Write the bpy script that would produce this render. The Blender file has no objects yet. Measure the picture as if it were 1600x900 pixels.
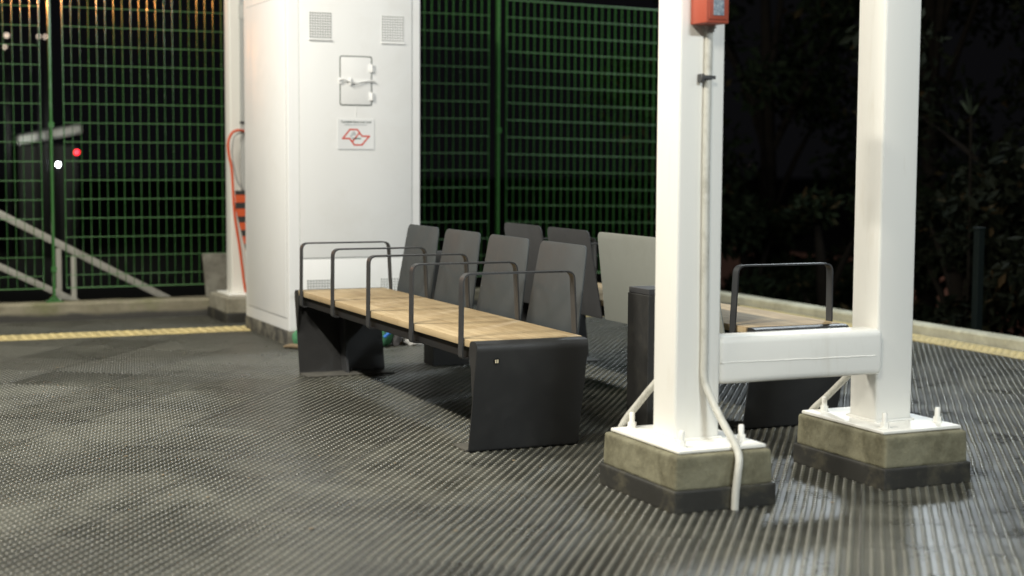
import bpy, bmesh, math, random
import numpy as np
from mathutils import Vector, Matrix

random.seed(7)
rng = np.random.default_rng(7)
scene = bpy.context.scene
col = scene.collection
R = math.radians

# ------------------------------------------------------------------ helpers
def link(o, parent=None):
    col.objects.link(o)
    if parent is not None:
        o.parent = parent
    return o

def tag(o, label=None, cat=None, group=None, kind=None):
    if label: o['label'] = label
    if cat: o['category'] = cat
    if group: o['group'] = group
    if kind: o['kind'] = kind
    return o

def empty(name, loc, label, cat, group=None, rz=0.0):
    o = bpy.data.objects.new(name, None)
    o.empty_display_size = 0.1
    o.location = loc
    o.rotation_euler = (0, 0, rz)
    link(o)
    return tag(o, label, cat, group)

class MB:
    """collects shapes into one mesh object"""
    def __init__(self):
        self.bm = bmesh.new()

    def _merge(self, b):
        me = bpy.data.meshes.new('tmp')
        b.to_mesh(me); b.free()
        self.bm.from_mesh(me)
        bpy.data.meshes.remove(me)

    def box(self, x0, x1, y0, y1, z0, z1, bev=0.0, seg=2, fn=None):
        b = bmesh.new()
        vs = [b.verts.new((x, y, z)) for x in (x0, x1) for y in (y0, y1) for z in (z0, z1)]
        for q in ((0,1,3,2),(4,6,7,5),(0,4,5,1),(2,3,7,6),(0,2,6,4),(1,5,7,3)):
            b.faces.new([vs[i] for i in q])
        bmesh.ops.recalc_face_normals(b, faces=b.faces)
        if bev > 0:
            bmesh.ops.bevel(b, geom=list(b.edges), offset=bev, segments=seg, profile=0.5, affect='EDGES', clamp_overlap=True)
        if fn:
            for v in b.verts: v.co = Vector(fn(*v.co))
        bmesh.ops.recalc_face_normals(b, faces=b.faces)
        self._merge(b)
        return self

    def hexa(self, bottom, top, bev=0.0, seg=2):
        """bottom, top: four corner points each"""
        b = bmesh.new()
        lo = [b.verts.new(p) for p in bottom]; hi = [b.verts.new(p) for p in top]
        b.faces.new(lo[::-1]); b.faces.new(hi)
        for i in range(4):
            j = (i+1) % 4
            b.faces.new((lo[i], lo[j], hi[j], hi[i]))
        bmesh.ops.recalc_face_normals(b, faces=b.faces)
        if bev > 0:
            bmesh.ops.bevel(b, geom=list(b.edges), offset=bev, segments=seg, profile=0.5, affect='EDGES', clamp_overlap=True)
        self._merge(b)
        return self

    def prism(self, poly, mp, c0, c1, bev=0.0):
        """poly: 2D outline; mp(a, b, c) -> xyz; extruded from c0 to c1"""
        b = bmesh.new()
        A = [b.verts.new(mp(p[0], p[1], c0)) for p in poly]
        B = [b.verts.new(mp(p[0], p[1], c1)) for p in poly]
        f1 = b.faces.new(A); f2 = b.faces.new(B[::-1])
        n = len(poly)
        for i in range(n):
            b.faces.new((A[i], B[i], B[(i+1) % n], A[(i+1) % n]))
        bmesh.ops.recalc_face_normals(b, faces=b.faces)
        if bev > 0:
            es = list(set(list(f1.edges) + list(f2.edges)))
            bmesh.ops.bevel(b, geom=es, offset=bev, segments=2, profile=0.5, affect='EDGES', clamp_overlap=True)
        self._merge(b)
        return self

    def ribbon(self, path, t, mp, c0, c1):
        """flat strip of thickness t following a 2D path, as quads"""
        n = len(path)
        P = [Vector((p[0], p[1])) for p in path]
        N = []
        for i in range(n):
            d = (P[min(i+1, n-1)] - P[max(i-1, 0)]).normalized()
            N.append(Vector((-d.y, d.x)))
        b = bmesh.new()
        rows = []
        for i in range(n):
            a = P[i]; q = P[i] + N[i]*t
            rows.append([b.verts.new(mp(a.x, a.y, c0)), b.verts.new(mp(a.x, a.y, c1)),
                         b.verts.new(mp(q.x, q.y, c1)), b.verts.new(mp(q.x, q.y, c0))])
        for i in range(n-1):
            for k in range(4):
                l = (k+1) % 4
                b.faces.new((rows[i][k], rows[i][l], rows[i+1][l], rows[i+1][k]))
        b.faces.new(rows[0]); b.faces.new(rows[-1][::-1])
        bmesh.ops.recalc_face_normals(b, faces=b.faces)
        self._merge(b)
        return self

    def tube(self, pts, r, seg=12, smooth_n=0):
        P = [Vector(p) for p in pts]
        rad = r if isinstance(r, (list, tuple)) else [r]*len(P)
        if smooth_n:
            Q = []; QR = []
            n = len(P)
            for i in range(n-1):
                p0 = P[max(i-1,0)]; p1 = P[i]; p2 = P[i+1]; p3 = P[min(i+2,n-1)]
                for k in range(smooth_n):
                    t = k/smooth_n
                    Q.append(0.5*((2*p1)+(p2-p0)*t+(2*p0-5*p1+4*p2-p3)*t*t+(3*p1-p0-3*p2+p3)*t**3))
                    QR.append(rad[i]*(1-t)+rad[i+1]*t)
            Q.append(P[-1]); QR.append(rad[-1])
            P, rad = Q, QR
        b = bmesh.new()
        rings = []
        d0 = (P[1]-P[0]).normalized()
        u = d0.orthogonal().normalized()
        for i, p in enumerate(P):
            d = (P[min(i+1,len(P)-1)] - P[max(i-1,0)]).normalized()
            u = (u - d*u.dot(d)).normalized()
            w = d.cross(u)
            rings.append([b.verts.new(p + (u*math.cos(a)+w*math.sin(a))*rad[i])
                          for a in [2*math.pi*k/seg for k in range(seg)]])
        for i in range(len(P)-1):
            for k in range(seg):
                l = (k+1) % seg
                b.faces.new((rings[i][k], rings[i][l], rings[i+1][l], rings[i+1][k]))
        b.faces.new(rings[0][::-1]); b.faces.new(rings[-1])
        bmesh.ops.recalc_face_normals(b, faces=b.faces)
        self._merge(b)
        return self

    def build(self, name, mat, parent=None, smooth=None, loc=None):
        me = bpy.data.meshes.new(name)
        self.bm.to_mesh(me); self.bm.free()
        if smooth is not None:
            me.polygons.foreach_set('use_smooth', [True]*len(me.polygons))
            try: me.set_sharp_from_angle(angle=R(smooth))
            except Exception: pass
        me.materials.append(mat)
        o = bpy.data.objects.new(name, me)
        link(o, parent)
        if loc is not None:
            me.transform(Matrix.Translation(-Vector(loc))); o.location = loc
        return o

def fillet(pts, r, n=6):
    """round the corners of an open polyline"""
    out = [Vector(pts[0])]
    for i in range(1, len(pts)-1):
        a, p, c = Vector(pts[i-1]), Vector(pts[i]), Vector(pts[i+1])
        rr = r[i] if isinstance(r, dict) and i in r else (r if not isinstance(r, dict) else 0)
        if rr <= 0: out.append(p); continue
        da = (a-p).normalized(); dc = (c-p).normalized()
        ang = da.angle(dc); tl = min(rr/math.tan(ang/2), (a-p).length*0.49, (c-p).length*0.49)
        s = p+da*tl; e = p+dc*tl
        for k in range(n+1):
            t = k/n
            out.append((1-t)**2*s + 2*t*(1-t)*p + t*t*e)
    out.append(Vector(pts[-1]))
    return out

def round_poly(pts, r, n=6):
    out = []
    m = len(pts)
    for i in range(m):
        a, p, c = Vector(pts[i-1]), Vector(pts[i]), Vector(pts[(i+1) % m])
        rr = r[i] if isinstance(r, (list, tuple)) else r
        if rr <= 0: out.append(p); continue
        da = (a-p).normalized(); dc = (c-p).normalized()
        ang = da.angle(dc); tl = min(rr/math.tan(ang/2), (a-p).length*0.49, (c-p).length*0.49)
        s = p+da*tl; e = p+dc*tl
        for k in range(n+1):
            t = k/n
            out.append((1-t)**2*s + 2*t*(1-t)*p + t*t*e)
    return out

# ------------------------------------------------------------------ materials
def new_mat(name):
    m = bpy.data.materials.new(name); m.use_nodes = True
    nt = m.node_tree; b = nt.nodes['Principled BSDF']
    return m, nt, b

def N(nt, t, **kw):
    n = nt.nodes.new(t)
    for k, v in kw.items():
        if k in n.inputs: n.inputs[k].default_value = v
        else: setattr(n, k, v)
    return n

def ramp(nt, fac, stops, interp='LINEAR'):
    r = nt.nodes.new('ShaderNodeValToRGB')
    r.color_ramp.interpolation = interp
    el = r.color_ramp.elements
    while len(el) < len(stops): el.new(0.5)
    for e, (p, c) in zip(el, stops):
        e.position = p; e.color = (c[0], c[1], c[2], 1) if isinstance(c, (tuple, list)) else (c, c, c, 1)
    nt.links.new(fac, r.inputs[0])
    return r

def mix(nt, a, b, fac, mode='MIX'):
    m = nt.nodes.new('ShaderNodeMix'); m.data_type = 'RGBA'; m.blend_type = mode
    for sock, v in ((m.inputs[6], a), (m.inputs[7], b), (m.inputs[0], fac)):
        if hasattr(v, 'links') or isinstance(v, bpy.types.NodeSocket): nt.links.new(v, sock)
        elif isinstance(v, (tuple, list)): sock.default_value = (v[0], v[1], v[2], 1)
        else: sock.default_value = v
    return m.outputs[2]

def coords(nt, scale=(1,1,1), rot=(0,0,0), kind='Object'):
    tc = nt.nodes.new('ShaderNodeTexCoord'); mp = nt.nodes.new('ShaderNodeMapping')
    mp.inputs['Scale'].default_value = scale; mp.inputs['Rotation'].default_value = rot
    nt.links.new(tc.outputs[kind], mp.inputs[0])
    return mp.outputs[0]

def noise(nt, vec, scale, detail=4, rough=0.6, dist=0.0):
    n = N(nt, 'ShaderNodeTexNoise', Scale=scale, Detail=detail, Roughness=rough, Distortion=dist)
    nt.links.new(vec, n.inputs['Vector'])
    return n.outputs['Fac']

def bump(nt, b, h, strength=0.2, dist=0.01):
    n = N(nt, 'ShaderNodeBump', Strength=strength, Distance=dist)
    nt.links.new(h, n.inputs['Height']); nt.links.new(n.outputs[0], b.inputs['Normal'])

def paint(name, c, rough=0.4, dirt=None, dirt_amt=0.25, dscale=4.0, tex=0.0, tscale=900, spec=0.5, streak=(1,1,1), lo=0.5, hi=0.75):
    m, nt, b = new_mat(name)
    v = coords(nt)
    vs = coords(nt, streak)
    base = c
    if dirt:
        f = noise(nt, vs, dscale, 8, 0.65, 0.3)
        r = ramp(nt, f, [(lo, 0.0), (hi, dirt_amt)])
        col_ = mix(nt, c, dirt, r.outputs[0])
        nt.links.new(col_, b.inputs['Base Color'])
        rr = ramp(nt, f, [(0.3, rough), (0.75, min(1, rough+0.2))])
        nt.links.new(rr.outputs[0], b.inputs['Roughness'])
    else:
        b.inputs['Base Color'].default_value = (*c, 1); b.inputs['Roughness'].default_value = rough
    b.inputs['Specular IOR Level'].default_value = spec
    if tex > 0:
        bump(nt, b, noise(nt, v, tscale, 2, 0.5), tex, 0.002)
    return m

M = {}
M['white_steel'] = paint('white painted steel', (0.80, 0.785, 0.73), 0.38, (0.45, 0.38, 0.26), 0.38, 4.0, 0.05, 60, streak=(3, 3, 0.45), lo=0.57, hi=0.85)
M['cabinet'] = paint('white enamel sheet', (0.81, 0.81, 0.80), 0.36, (0.55, 0.52, 0.45), 0.18, 2.5, 0.03, 12)
M['seam'] = paint('dark joint', (0.10, 0.11, 0.10), 0.7)
M['plinth'] = paint('dark worn plinth coating', (0.055, 0.053, 0.048), 0.6, (0.28, 0.26, 0.20), 0.85, 7.0, 0.3, 150, lo=0.42, hi=0.68)
M['powder'] = paint('black powder coat', (0.022, 0.0222, 0.0225), 0.40, (0.038, 0.038, 0.036), 0.6, 6.0, 0.22, 700)
M['powder_grey'] = paint('charcoal powder coat', (0.038, 0.0445, 0.0475), 0.50, (0.056, 0.063, 0.065), 0.6, 5.0, 0.25, 600)
M['powder_mid'] = paint('dark grey powder coat', (0.030, 0.030, 0.031), 0.5, (0.042, 0.041, 0.040), 0.6, 5.0, 0.25, 600)
M['powder_pale'] = paint('pale grey powder coat', (0.225, 0.232, 0.205), 0.5, (0.18, 0.185, 0.16), 0.5, 3.0, 0.15, 600)
M['powder_dusty_lit'] = paint('dusty lit black powder coat', (0.085, 0.082, 0.072), 0.5, (0.16, 0.15, 0.12), 0.7, 14.0, 0.2, 500)  # paler than the panel coat: dust, plus light on the foot painted in
M['arm'] = paint('dark armrest coat', (0.034, 0.035, 0.037), 0.38, (0.055, 0.055, 0.053), 0.6, 8.0, 0.15, 700)
M['black_steel'] = paint('black underframe steel', (0.008, 0.008, 0.0085), 0.55)
M['bin'] = paint('black rough metal', (0.016, 0.0155, 0.014), 0.6, (0.035, 0.032, 0.025), 0.6, 14.0, 0.3, 90)
M['steel'] = paint('galvanised steel', (0.42, 0.42, 0.40), 0.42, (0.30, 0.29, 0.26), 0.6, 10.0)
M['galv_dull'] = paint('dull handrail steel', (0.36, 0.345, 0.295), 0.55, (0.30, 0.28, 0.22), 0.5, 9.0)
M['pvc'] = paint('grubby off white pipe', (0.52, 0.51, 0.455), 0.38, (0.24, 0.22, 0.17), 0.7, 14.0)
M['pipe_grey'] = paint('grey plastic pipe', (0.33, 0.335, 0.325), 0.4)
M['dark_clip'] = paint('dark clip', (0.05, 0.05, 0.05), 0.5)
M['green'] = paint('green fence paint', (0.040, 0.132, 0.033), 0.12, (0.07, 0.12, 0.045), 0.5, 25.0)
M['green_rod'] = paint('green rod paint', (0.095, 0.215, 0.080), 0.34, (0.13, 0.20, 0.09), 0.5, 25.0)
M['green_dark'] = paint('dark green post paint', (0.003, 0.007, 0.0065), 0.8, spec=0.2)
M['orange'] = paint('orange red plastic', (0.36, 0.065, 0.032), 0.45, (0.28, 0.08, 0.045), 0.4, 14.0)
M['cord'] = paint('orange cord', (0.62, 0.09, 0.025), 0.5)
M['red_ink'] = paint('red ink', (0.58, 0.05, 0.02), 0.5)
M['black_ink'] = paint('dark ink', (0.06, 0.08, 0.07), 0.5)
M['grey_ink'] = paint('grey ink', (0.42, 0.44, 0.45), 0.5)
M['green_ink'] = paint('dark green ink', (0.01, 0.10, 0.07), 0.5)
M['sticker'] = paint('sticker film', (0.74, 0.745, 0.745), 0.35)
M['bag_green'] = paint('green cloth', (0.07, 0.23, 0.11), 0.7, (0.12, 0.32, 0.17), 0.7, 12.0, 0.3, 60)
M['bag_blue'] = paint('blue webbing', (0.03, 0.17, 0.60), 0.6)
M['bag_grey'] = paint('grey cloth', (0.12, 0.115, 0.12), 0.8)
M['bag_white'] = paint('white plastic film', (0.78, 0.77, 0.74), 0.35, (0.6, 0.55, 0.4), 0.4, 10.0, 0.3, 30)
M['peach'] = paint('peach packaging', (0.70, 0.42, 0.20), 0.5)
M['salmon'] = paint('salmon wall', (0.30, 0.165, 0.135), 0.9, (0.20, 0.11, 0.09), 0.6, 2.0)
M['soil'] = paint('dark soil', (0.018, 0.017, 0.013), 0.95, (0.03, 0.03, 0.018), 0.8, 0.6)
M['bark'] = paint('bark', (0.008, 0.0065, 0.005), 0.95, spec=0.1, dirt= (0.014, 0.011, 0.008), dirt_amt=0.8, dscale=8.0)
M['leaf_brown'] = paint('dry leaf', (0.20, 0.15, 0.09), 0.8)

def concrete(name, c, dark, scale=6.0):
    m, nt, b = new_mat(name)
    v = coords(nt)
    f1 = noise(nt, v, scale, 8, 0.65, 0.4); f2 = noise(nt, v, scale*9, 4, 0.6)
    c1 = mix(nt, c, dark, ramp(nt, f1, [(0.40, 0.0), (0.62, 0.9)]).outputs[0])
    c2 = mix(nt, c1, (c[0]*1.35, c[1]*1.3, c[2]*1.2), ramp(nt, f2, [(0.5, 0.0), (0.75, 0.35)]).outputs[0])
    f3 = noise(nt, v, scale*26, 3, 0.7)
    c2 = mix(nt, c2, (dark[0]*0.45, dark[1]*0.45, dark[2]*0.45), ramp(nt, f3, [(0.63, 0.0), (0.70, 0.75)]).outputs[0])
    nt.links.new(c2, b.inputs['Base Color']); b.inputs['Roughness'].default_value = 0.8
    bump(nt, b, f2, 0.5, 0.005)
    return m
M['concrete'] = concrete('worn concrete', (0.205, 0.193, 0.126), (0.095, 0.086, 0.050))
M['concrete_grey'] = concrete('grey concrete', (0.30, 0.28, 0.22), (0.15, 0.135, 0.095), 4.0)
M['slab'] = concrete('grey slab', (0.20, 0.19, 0.155), (0.10, 0.09, 0.07), 9.0)
M['base_band'] = paint('dark base coating', (0.022, 0.021, 0.017), 0.6, (0.11, 0.098, 0.06), 0.75, 7.0, 0.35, 120, lo=0.50, hi=0.72)

def kerb_mat():
    m, nt, b = new_mat('mossy kerb concrete')
    v = coords(nt)
    f1 = noise(nt, v, 3.0, 8, 0.7, 0.4); f2 = noise(nt, v, 40, 4, 0.6); f3 = noise(nt, v, 1.6, 6, 0.6)
    c1 = mix(nt, (0.30, 0.27, 0.19), (0.15, 0.13, 0.085), ramp(nt, f1, [(0.35, 0), (0.65, 1)]).outputs[0])
    c2 = mix(nt, c1, (0.10, 0.115, 0.025), ramp(nt, f3, [(0.48, 0), (0.62, 0.65)]).outputs[0])
    # dark coating on the lowest few centimetres
    tc = nt.nodes.new('ShaderNodeTexCoord'); sx = nt.nodes.new('ShaderNodeSeparateXYZ')
    nt.links.new(tc.outputs['Object'], sx.inputs[0])
    ad = N(nt, 'ShaderNodeMath', operation='MULTIPLY_ADD'); nt.links.new(f1, ad.inputs[0]); ad.inputs[1].default_value = 0.10
    nt.links.new(sx.outputs[2], ad.inputs[2])
    c3 = mix(nt, c2, (0.05, 0.047, 0.04), ramp(nt, ad.outputs[0], [(0.085, 1.0), (0.115, 0.0)]).outputs[0])
    nt.links.new(c3, b.inputs['Base Color']); b.inputs['Roughness'].default_value = 0.85
    bump(nt, b, f2, 0.4, 0.006)
    return m
M['kerb'] = kerb_mat()
M['kerb_pale'] = concrete('pale kerb concrete', (0.58, 0.565, 0.44), (0.36, 0.34, 0.25), 3.0)

def tactile_mat():
    m, nt, b = new_mat('yellow tactile rubber')
    v = coords(nt)
    f1 = noise(nt, v, 5.0, 8, 0.7, 0.4); f2 = noise(nt, v, 60, 3, 0.6)
    c1 = mix(nt, (0.62, 0.50, 0.23), (0.40, 0.33, 0.17), ramp(nt, f1, [(0.40, 0), (0.70, 0.9)]).outputs[0])
    c2 = mix(nt, c1, (0.22, 0.18, 0.10), ramp(nt, f2, [(0.58, 0), (0.8, 0.6)]).outputs[0])
    nt.links.new(c2, b.inputs['Base Color']); b.inputs['Roughness'].default_value = 0.55
    return m
M['tactile'] = tactile_mat()

FLOOR_ANG = R(53.0); PITCH = 0.033
def floor_mat():
    m, nt, b = new_mat('black studded rubber')
    v = coords(nt)
    big = noise(nt, v, 0.9, 6, 0.65, 0.6); med = noise(nt, v, 5.0, 8, 0.7, 0.5); fine = noise(nt, v, 160, 3, 0.6)
    tile = coords(nt, (1/0.495,)*3, (0, 0, -FLOOR_ANG))
    vor = N(nt, 'ShaderNodeTexWhiteNoise', noise_dimensions='2D')
    fl = N(nt, 'ShaderNodeVectorMath', operation='FLOOR'); nt.links.new(tile, fl.inputs[0]); nt.links.new(fl.outputs[0], vor.inputs['Vector'])
    c0 = mix(nt, (0.023, 0.023, 0.019), (0.036, 0.036, 0.029), ramp(nt, big, [(0.35, 0), (0.68, 1)]).outputs[0])
    c0b = mix(nt, c0, (0.018, 0.018, 0.016), ramp(nt, vor.outputs[0], [(0.0, 0.0), (1.0, 0.55)]).outputs[0])
    bb = noise(nt, coords(nt, (1, 1, 1), (0, 0, 0.3)), 0.75, 3, 0.5, 1.0)
    ma = N(nt, 'ShaderNodeMath', operation='MULTIPLY_ADD'); nt.links.new(med, ma.inputs[0]); ma.inputs[1].default_value = 0.5
    mb2 = N(nt, 'ShaderNodeMath', operation='MULTIPLY'); nt.links.new(bb, mb2.inputs[0]); mb2.inputs[1].default_value = 0.6; nt.links.new(mb2.outputs[0], ma.inputs[2])
    mixf = ma.outputs[0]
    dust = ramp(nt, mixf, [(0.52, 0.0), (0.70, 0.45)])
    c1 = mix(nt, c0b, (0.155, 0.153, 0.125), dust.outputs[0])
    # stud tops are scuffed paler than the valleys
    geo = nt.nodes.new('ShaderNodeSeparateXYZ'); tc = nt.nodes.new('ShaderNodeTexCoord')
    nt.links.new(tc.outputs['Object'], geo.inputs[0])
    top = ramp(nt, geo.outputs[2], [(0.0010, 0.0), (0.0034, 1.0)])
    c2 = mix(nt, c1, mix(nt, c1, (0.175, 0.172, 0.133), 0.45), top.outputs[0])
    sp = ramp(nt, fine, [(0.66, 0.0), (0.8, 0.4)])
    c3 = mix(nt, c2, (0.24, 0.21, 0.15), sp.outputs[0])
    # a brown trodden stain here and there
    st = noise(nt, coords(nt, (1, 1, 1), (0, 0, 0.6)), 1.7, 5, 0.6, 0.8)
    c4 = mix(nt, c3, (0.085, 0.068, 0.042), ramp(nt, st, [(0.66, 0.0), (0.78, 0.3)]).outputs[0])
    # trodden gum and pale paint specks
    vo = N(nt, 'ShaderNodeTexVoronoi', Scale=2.6, Randomness=1.0); nt.links.new(v, vo.inputs['Vector'])
    g1 = ramp(nt, vo.outputs['Distance'], [(0.028, 0.75), (0.040, 0.0)])
    c5 = mix(nt, c4, (0.15, 0.145, 0.12), g1.outputs[0])
    # dark joint between the square tiles
    fx = N(nt, 'ShaderNodeVectorMath', operation='FRACTION'); nt.links.new(tile, fx.inputs[0])
    sxy = nt.nodes.new('ShaderNodeSeparateXYZ'); nt.links.new(fx.outputs[0], sxy.inputs[0])
    mn = N(nt, 'ShaderNodeMath', operation='MINIMUM'); nt.links.new(sxy.outputs[0], mn.inputs[0]); nt.links.new(sxy.outputs[1], mn.inputs[1])
    jt = ramp(nt, mn.outputs[0], [(0.010, 0.9), (0.016, 0.0)])
    c4 = mix(nt, c5, (0.008, 0.008, 0.007), jt.outputs[0])
    nt.links.new(c4, b.inputs['Base Color'])
    rr = ramp(nt, med, [(0.34, 0.24), (0.68, 0.44)])
    nt.links.new(rr.outputs[0], b.inputs['Roughness'])
    b.inputs['Specular IOR Level'].default_value = 0.5
    bump(nt, b, fine, 0.15, 0.002)
    return m
M['floor'] = floor_mat()

def wood_mat(name, tint=0.76):
    m, nt, b = new_mat(name)
    v = coords(nt)
    # staves run along local Y: feed brick texture with (y, x)
    tc = nt.nodes.new('ShaderNodeTexCoord'); sx = nt.nodes.new('ShaderNodeSeparateXYZ'); cx = nt.nodes.new('ShaderNodeCombineXYZ')
    nt.links.new(tc.outputs['Object'], sx.inputs[0])
    nt.links.new(sx.outputs[1], cx.inputs[0]); nt.links.new(sx.outputs[0], cx.inputs[1])
    br = N(nt, 'ShaderNodeTexBrick', Scale=1.0)
    br.offset = 0.37; br.squash = 1.0
    br.inputs['Brick Width'].default_value = 0.24; br.inputs['Row Height'].default_value = 0.036
    br.inputs['Mortar Size'].default_value = 0.0006; br.inputs['Mortar Smooth'].default_value = 0.3; br.inputs['Bias'].default_value = 0.0
    br.inputs['Color1'].default_value = (0, 0, 0, 1); br.inputs['Color2'].default_value = (1, 1, 1, 1); br.inputs['Mortar'].default_value = (0.5, 0.5, 0.5, 1)
    nt.links.new(cx.outputs[0], br.inputs['Vector'])
    g = noise(nt, coords(nt, (40, 3.0, 40)), 1.6, 6, 0.65, 0.8)
    g2 = noise(nt, coords(nt, (9, 2.2, 9)), 1.3, 5, 0.6, 1.2)
    a = (0.58*tint, 0.445*tint, 0.255*tint); d = (0.42*tint, 0.305*tint, 0.168*tint)
    c0 = mix(nt, a, d, br.outputs['Color'])
    c1 = mix(nt, c0, (0.42*tint, 0.30*tint, 0.165*tint), ramp(nt, g, [(0.40, 0), (0.72, 0.75)]).outputs[0])
    c2 = mix(nt, c1, (0.68*tint, 0.54*tint, 0.34*tint), ramp(nt, g2, [(0.45, 0), (0.70, 0.4)]).outputs[0])
    c3 = mix(nt, c2, (0.22*tint, 0.14*tint, 0.07*tint), br.outputs['Fac'])
    nt.links.new(c3, b.inputs['Base Color']); b.inputs['Roughness'].default_value = 0.68; b.inputs['Specular IOR Level'].default_value = 0.3
    bump(nt, b, g, 0.12, 0.003)
    return m
M['wood'] = wood_mat('pale oiled wood')

def stripe_mat():
    m, nt, b = new_mat('orange and black stripes')
    tc = nt.nodes.new('ShaderNodeTexCoord'); sx = nt.nodes.new('ShaderNodeSeparateXYZ')
    nt.links.new(tc.outputs['Object'], sx.inputs[0])
    md = N(nt, 'ShaderNodeMath', operation='MULTIPLY'); ad = N(nt, 'ShaderNodeMath', operation='ADD'); nt.links.new(sx.outputs[2], ad.inputs[0]); ad.inputs[1].default_value = 0.03
    nt.links.new(ad.outputs[0], md.inputs[0]); md.inputs[1].default_value = 10.0
    fr = N(nt, 'ShaderNodeMath', operation='FRACT'); nt.links.new(md.outputs[0], fr.inputs[0])
    r = ramp(nt, fr.outputs[0], [(0.0, (0.62, 0.10, 0.03)), (0.55, (0.035, 0.033, 0.032))], 'CONSTANT')
    nt.links.new(r.outputs[0], b.inputs['Base Color']); b.inputs['Roughness'].default_value = 0.5
    return m
M['stripes'] = stripe_mat()

def glass_mat():
    m, nt, b = new_mat('blue grey alarm window')
    f = noise(nt, coords(nt), 130, 3, 0.6)
    c = mix(nt, (0.16, 0.20, 0.24), (0.40, 0.45, 0.48), ramp(nt, f, [(0.4, 0), (0.7, 1)]).outputs[0])
    nt.links.new(c, b.inputs['Base Color']); b.inputs['Roughness'].default_value = 0.12
    bump(nt, b, f, 0.5, 0.004)
    return m
M['window'] = glass_mat()

def leaf_mat(name, c1, c2, c3):
    m, nt, b = new_mat(name)
    oi = nt.nodes.new('ShaderNodeNewGeometry')
    r = ramp(nt, oi.outputs['Random Per Island'], [(0.0, c1), (0.55, c2), (0.93, c2), (1.0, c3)])
    nt.links.new(r.outputs[0], b.inputs['Base Color']); b.inputs['Roughness'].default_value = 0.75
    b.inputs['Specular IOR Level'].default_value = 0.06
    return m
M['leaf'] = leaf_mat('dark green leaves', (0.004, 0.007, 0.0035), (0.008, 0.012, 0.0055), (0.03, 0.020, 0.009))
M['leaf_mix'] = leaf_mat('dark green and withered leaves', (0.0032, 0.005, 0.0025), (0.0065, 0.0078, 0.004), (0.035, 0.022, 0.009))
M['leaf_pale'] = leaf_mat('broad pale leaves', (0.05, 0.065, 0.04), (0.07, 0.085, 0.05), (0.09, 0.095, 0.06))

def emit(name, c, s):
    m, nt, b = new_mat(name)
    b.inputs['Base Color'].default_value = (0.5, 0.5, 0.5, 1)
    b.inputs['Emission Color'].default_value = (*c, 1); b.inputs['Emission Strength'].default_value = s
    return m
M['lamp_white'] = emit('white lamp', (0.85, 0.95, 1.0), 60)
M['lamp_red'] = emit('red lamp', (1.0, 0.015, 0.03), 9)
M['lamp_pale'] = emit('pale lamp', (1.0, 0.80, 0.62), 2.2)
M['lamp_orange'] = emit('orange lamp', (1.0, 0.45, 0.10), 30)

# ------------------------------------------------------------------ camera
f_px, yaw, pitch, roll = 2442.39, R(24.1429), R(4.8447), R(0.3041)
CAM = Vector((0, 0, 1.22))
fw = Vector((math.sin(yaw)*math.cos(pitch), math.cos(yaw)*math.cos(pitch), -math.sin(pitch)))
rt = Vector((math.cos(yaw), -math.sin(yaw), 0)); up = rt.cross(fw)
r2 = rt*math.cos(roll) + up*math.sin(roll); u2 = -rt*math.sin(roll) + up*math.cos(roll)
cam = bpy.data.cameras.new('camera'); cam.sensor_width = 36.0; cam.sensor_fit = 'HORIZONTAL'
cam.lens = f_px/1600*36; cam.clip_start = 0.05; cam.clip_end = 800
cam.dof.use_dof = True; cam.dof.focus_distance = 6.9; cam.dof.aperture_fstop = 1.7
co = bpy.data.objects.new('camera', cam); link(co)
mw = Matrix.Identity(4)
for i in range(3):
    mw[i][0] = r2[i]; mw[i][1] = u2[i]; mw[i][2] = -fw[i]; mw[i][3] = CAM[i]
co.matrix_world = mw
scene.camera = co

# ------------------------------------------------------------------ setting: ground, floor, tactile strips, kerbs
YB = 11.697          # front face of the back kerb
XR = 6.985           # inner face of the right kerb
g = MB().box(-120, 120, -60, 160, -1.6, -1.3).build('ground', M['soil']); tag(g, kind='structure')

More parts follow.
